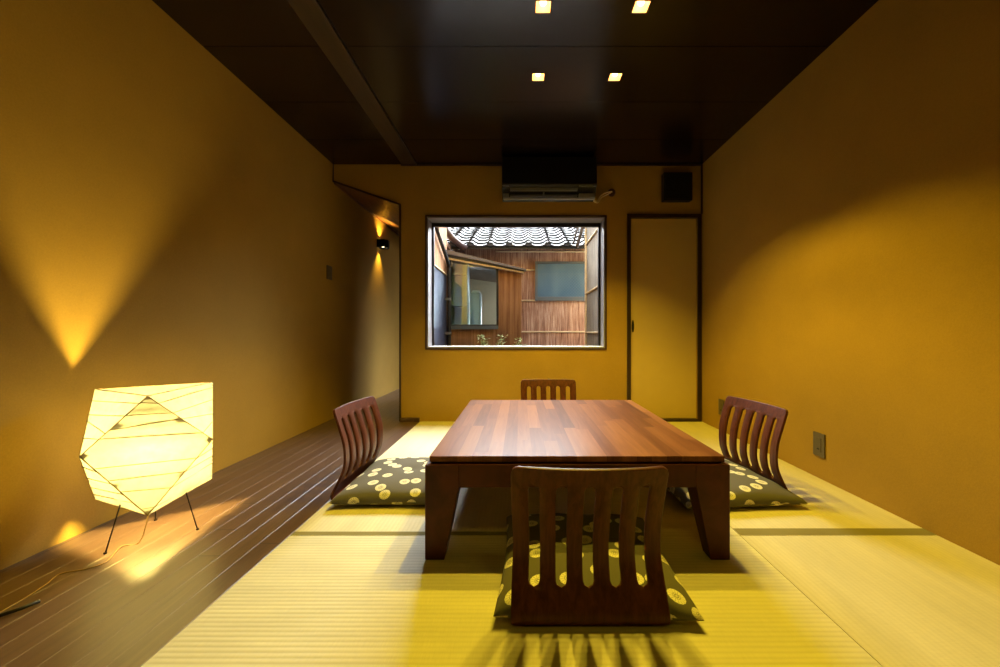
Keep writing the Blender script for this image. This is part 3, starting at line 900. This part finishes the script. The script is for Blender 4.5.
# projecting wing on the left with its window and sloping board
WY = 4.85; sw_ = F/WY
wg = thing('courtyard_wing', 'low projecting wing at the left of the courtyard with a dark framed window', 'building', (-0.45, WY, 0))
wx0, wx1 = (449-VX)/sw_+0.45, (498.5-VX)/sw_+0.45
wz0, wz1 = zz(327, WY), zz(258, WY)
xl, xr = -0.93+0.45, (521.5-VX)/sw_+0.45
bm = bmesh.new()
box(bm, xl, wx0+0.005, 0.0, 0.08, -0.1, zz(258, WY)); box(bm, xl, xr, 0.0, 0.08, -0.1, wz0); box(bm, wx1, xr, 0.0, 0.08, wz0, zz(270, WY))
box(bm, xr-0.04, xr, 0.08, MY-WY-0.01, -0.1, zz(268, WY))
obj('cladding', bm, M['bark_smooth'], wg)
zl, zr = zz(257.5, WY), zz(267.5, WY)          # the window head slopes with the roof edge
bm = bmesh.new()
box(bm, wx0, wx0+0.022, -0.02, 0.05, wz0, zl-0.01); box(bm, wx1-0.026, wx1, -0.02, 0.05, wz0, zr)
box(bm, wx0, wx1, -0.02, 0.05, wz0, wz0+0.03)
prism(bm, [(wx0, zl-0.025), (wx0, zl), (wx1, zr), (wx1, zr-0.025)], 'y', -0.02, 0.05)
f_ = obj('window', bm, M['steel_dark'], wg)
bm = bmesh.new(); box(bm, wx0, wx1, -0.035, -0.021, wz0-0.028, wz0+0.018); obj('window_sill', bm, M['grey_frame'], f_)
bm = bmesh.new(); prism(bm, [(wx0+0.02, wz0+0.02), (wx1-0.02, wz0+0.02), (wx1-0.02, zr-0.02), (wx0+0.02, zl-0.02)], 'y', 0.012, 0.016); obj('pane', bm, M['glass_far'], f_)
# sloping verge boards of the wing roof
def slab(bm, pL, pR, dL, dR, y0L, y1L, y0R, y1R):
    # tapered board from left to right; pL/pR = top pixel rows, thickness rows dL/dR, own depth
    V = []
    for (px, py, d, ya, yb) in ((pL[0], pL[1], dL, y0L, y1L), (pR[0], pR[1], dR, y0R, y1R)):
        X = (px-VX)*ya/F+0.45
        zt = zz(py, ya); zb = zz(py+d, ya)
        V.append([bm.verts.new((X, ya-WY, zb)), bm.verts.new((X, yb-WY, zb)), bm.verts.new((X, yb-WY, zt)), bm.verts.new((X, ya-WY, zt))])
    for j in range(4): bm.faces.new((V[0][j], V[0][(j+1) % 4], V[1][(j+1) % 4], V[1][j]))
    bm.faces.new(V[0]); bm.faces.new(V[1])
bm = bmesh.new(); slab(bm, (446, 249.5), (526, 269.0), 4.2, 1.6, 4.74, 4.845, 4.74, 4.845); obj('roof_edge', bm, M['roof_metal'], wg)
bm = bmesh.new(); slab(bm, (446, 253.7), (524, 270.2), 3.2, 1.4, 4.76, 4.845, 4.76, 4.845); obj('roof_board', bm, M['steel_dark'], wg)
bm = bmesh.new(); slab(bm, (446, 256.9), (524, 271.3), 2.0, 1.4, 4.77, 4.845, 4.77, 4.845); obj('bamboo_batten', bm, M['bamboo'], wg)
bm = bmesh.new(); prism(bm, [(xl-0.02, zz(258, WY)), (xr, zz(269, WY)), (xr, zz(267.8, WY)), (xl-0.02, zz(255, WY))], 'y', 0.0, 0.3); prism(bm, [(xl-0.02, zz(258, WY)), (xr, zz(269, WY)), (xr, zz(266, WY)), (xl-0.02, zz(248, WY))], 'y', 0.3, 1.8); obj('roof', bm, M['roof_metal'], wg)
# pale shapes added behind the wing glass to stand in for its reflections
bm = bmesh.new()
for z in (1.54, 1.13, 0.88): box(bm, -0.90, -0.67, 4.98, 5.16, z, z+0.022)
box(bm, -0.90, -0.67, 5.16, 5.175, 0.0, 1.72); box(bm, -0.69, -0.667, 4.98, 5.16, 0.0, 1.72); box(bm, -0.905, -0.885, 4.98, 5.16, 0.0, 1.72)
sh = obj('shelf', bm, M['shelf_pale']); tag(sh, 'pale shelf unit seen through the left side of the wing window', 'shelf')
bm = bmesh.new()
bmesh.ops.create_cone(bm, cap_ends=True, segments=24, radius1=0.08, radius2=0.075, depth=1.38, matrix=Matrix.Translation((-0.575, 5.1, 0.60)))
bmesh.ops.create_cone(bm, cap_ends=True, segments=24, radius1=0.075, radius2=0.045, depth=0.05, matrix=Matrix.Translation((-0.575, 5.1, 1.315)))
tag(obj('water_tank', bm, M['pale_tank'], None, True), 'tall pale blue cylinder standing behind the wing window', 'tank')
# shade the wing interior back
bm = bmesh.new(); box(bm, -0.97, 0.0, 6.6, 6.7, -0.1, 2.4)
struct('wall_wing_back', bm, M['shelf_pale'])

# outer face of the corridor: bark above, blue panel below
cw = thing('corridor_cladding', 'narrow clad outer wall left of the window, bark above blue panel', 'wall panel', (-0.93, 4.2, 0))
bm = bmesh.new(); box(bm, 0.002, 0.03, 3.68-4.2, 4.80-4.2, 1.495, 2.3); obj('bark_panel', bm, M['bark_smooth'], cw)
bm = bmesh.new(); box(bm, 0.002, 0.026, 3.68-4.2, 4.80-4.2, -0.1, 1.485); obj('lower_panel', bm, M['blue_panel'], cw)
bm = bmesh.new(); bamboo(bm, (0.036, 3.7-4.2, 1.495), (0.036, 4.8-4.2, 1.495), 0.009); obj('bamboo_batten', bm, M['bamboo'], cw, True)
dp = thing('drainpipe', 'dark drainpipe running down the corner left of the wing window', 'drainpipe', (-0.87, 4.72, 0))
bm = bmesh.new()
tube(bm, smooth_path([(0.0, -0.65, 1.93), (0.0, -0.62, 1.86), (0.005, -0.10, 1.66), (0.01, 0.0, 1.58), (0.012, 0.0, 1.4), (0.012, 0.0, -0.1)], 5), 0.022, 10)
obj('pipe', bm, M['steel_dark'], dp, True)
for z in (1.18, 0.77):
    bm = bmesh.new(); box(bm, -0.035, 0.037, -0.03, 0.03, z, z+0.03); obj('bracket', bm, M['grey_plastic'], dp)

# dark diagonal barge board, upper left
bm = bmesh.new()
def at3(px, py, Y): return Vector(((px-VX)*Y/F, Y, zz(py, Y)))
tube(bm, [at3(440, 222, 4.9), at3(452, 238, 5.0), at3(466, 249, 5.08)], 0.045, 8)
o = obj('barge_board', bm, M['trim_brown'], bw, True); o.location = (-0.3, -MY, 0)
bm = bmesh.new(); a = at3(444, 233, 5.25); b = at3(459, 249.5, 5.5)
bamboo(bm, a, b, 0.012); o = obj('bamboo_batten', bm, M['bamboo'], bw, True); o.location = (-0.3, -MY, 0)

# sleeve fence at the right
fn = thing('reed_fence', 'pale reed fence with bamboo battens at the right of the window view', 'fence', (0.83, 4.3, 0))
bm = bmesh.new(); box(bm, 0.0, 0.05, 3.72-4.3, 4.88-4.3, -0.1, 2.25); obj('reed_panel', bm, M['bark_pale'], fn)
bm = bmesh.new(); bamboo(bm, (0.0, 4.87-4.3, -0.1), (0.0, 4.87-4.3, 2.25), 0.022); obj('fence_post', bm, M['bamboo'], fn, True)
for zc in (1.885, 1.275, 0.79):
    bm = bmesh.new(); bamboo(bm, (-0.008, 3.75-4.3, zc), (-0.008, 4.86-4.3, zc), 0.011); obj('bamboo_batten', bm, M['bamboo'], fn, True)
bm = bmesh.new()
tube(bm, [at3(577, 247, 5.0), at3(584, 222, 4.75)], 0.022, 10)
tube(bm, [at3(573.5, 243, 5.05), at3(579, 222, 4.85)], 0.014, 10)
o = obj('rain_gutter', bm, M['roof_metal'], bw, True); o.location = (-0.3, -MY, 0)

# shrubs below the window
def shrub(label, px, Y, topz, n, spread, seed):
    rg = random.Random(seed); t = thing('leafy_shrub', label, 'shrub', ((px-VX)*Y/F, Y, -0.1), 0, 'shrubs under the courtyard window')
    bm = bmesh.new()
    stems = []
    for k in range(7):
        a = rg.uniform(0, 2*PI); r = rg.uniform(0.2, 1)*spread
        tip = Vector((math.cos(a)*r, math.sin(a)*r*0.6, topz+0.1-rg.uniform(0, 0.12)))
        pth = smooth_path([(0, 0, 0), (tip.x*0.3, tip.y*0.3, tip.z*0.5), tip], 4); stems.append(pth)
        tube(bm, pth, 0.006, 6, 0.002)
    obj('stem', bm, M['stem'], t)
    bm = bmesh.new()
    for k in range(n):
        pth = rg.choice(stems); c = pth[rg.randrange(len(pth)//2, len(pth))] + Vector((rg.gauss(0, .02), rg.gauss(0, .02), rg.gauss(0, .02)))
        c.z = min(c.z, topz+0.1)
        d = Vector((rg.gauss(0, 1), rg.gauss(0, 1), rg.gauss(0.3, .6))).normalized(); s_ = d.cross(Vector((0, 0, 1))).normalized(); l = rg.uniform(.025, .045); nn = d.cross(s_)*0.004
        v = [bm.verts.new(c), bm.verts.new(c+d*l*0.5+s_*l*0.28+nn), bm.verts.new(c+d*l), bm.verts.new(c+d*l*0.5-s_*l*0.28+nn)]
        bm.faces.new((v[0], v[1], v[2])); bm.faces.new((v[0], v[2], v[3]))
    o = obj('leaves', bm, M['leaf'], t); o['kind'] = 'stuff'
shrub('pale leafy shrub top below the wing window', 489, 4.5, 0.755, 420, 0.16, 2)
shrub('small pale shrub top in the middle of the lower window edge', 521, 4.5, 0.72, 200, 0.07, 5)

# ------------------------------------------------------------------ light
world = bpy.data.worlds.new('sky'); S.world = world; world.use_nodes = True
wt = world.node_tree; bg = wt.nodes['Background']
tc = wt.nodes.new('ShaderNodeTexCoord')
# hazy white sky, brightest behind the far roof where the veiled sun stands
def vdot(v):
    n = wt.nodes.new('ShaderNodeVectorMath'); n.operation = 'DOT_PRODUCT'; wt.links.new(tc.outputs['Generated'], n.inputs[0]); n.inputs[1].default_value = v; return n.outputs['Value']
el = math.radians(38)
az = math.radians(17)
d = vdot((math.sin(az)*math.cos(el), math.cos(az)*math.cos(el), math.sin(el)))
mr = wt.nodes.new('ShaderNodeMapRange'); mr.interpolation_type = 'SMOOTHSTEP'
wt.links.new(d, mr.inputs['Value']); mr.inputs['From Min'].default_value = 0.6; mr.inputs['From Max'].default_value = 1.0
mr.inputs['To Min'].default_value = 3.6; mr.inputs['To Max'].default_value = 62.0
wt.links.new(mr.outputs[0], bg.inputs['Strength']); bg.inputs['Color'].default_value = (0.93, 0.97, 1.0, 1)
world.cycles.sampling_method = 'MANUAL'; world.cycles.sample_map_resolution = 512

def portal(x0, x1, y, z0, z1):
    L = bpy.data.lights.new('sky_portal', 'AREA'); L.shape = 'RECTANGLE'; L.size = x1-x0; L.size_y = z1-z0; L.cycles.is_portal = True
    o = bpy.data.objects.new('sky_portal', L); C.objects.link(o); o.location = ((x0+x1)/2, y, (z0+z1)/2); o.rotation_euler = (math.radians(-90), 0, 0)
portal(WX0, WX1, BY+0.21, WZ0, WZ1)

# ------------------------------------------------------------------ camera
cam = bpy.data.cameras.new('camera'); co = bpy.data.objects.new('camera', cam); C.objects.link(co)
co.location = (0, 0, CAMH); co.rotation_euler = (PI/2, 0, 0)
cam.sensor_width = 36; cam.lens = 36*F/1000; cam.shift_x = -0.02; cam.clip_start = 0.05
S.camera = co
S.view_settings.view_transform = 'Standard'; S.view_settings.look = 'None'; S.view_settings.gamma = 1; S.view_settings.use_curve_mapping = False
S.view_settings.exposure = 0.0
S.cycles.max_bounces = 10; S.cycles.diffuse_bounces = 6; S.cycles.glossy_bounces = 4; S.cycles.transparent_max_bounces = 12
S.cycles.sample_clamp_indirect = 4.0; S.cycles.sample_clamp_direct = 20.0
S.cycles.use_denoising = True; S.cycles.denoising_prefilter = "ACCURATE"; S.cycles.denoising_input_passes = "RGB_ALBEDO_NORMAL"
S.cycles.caustics_reflective = False; S.cycles.caustics_refractive = False
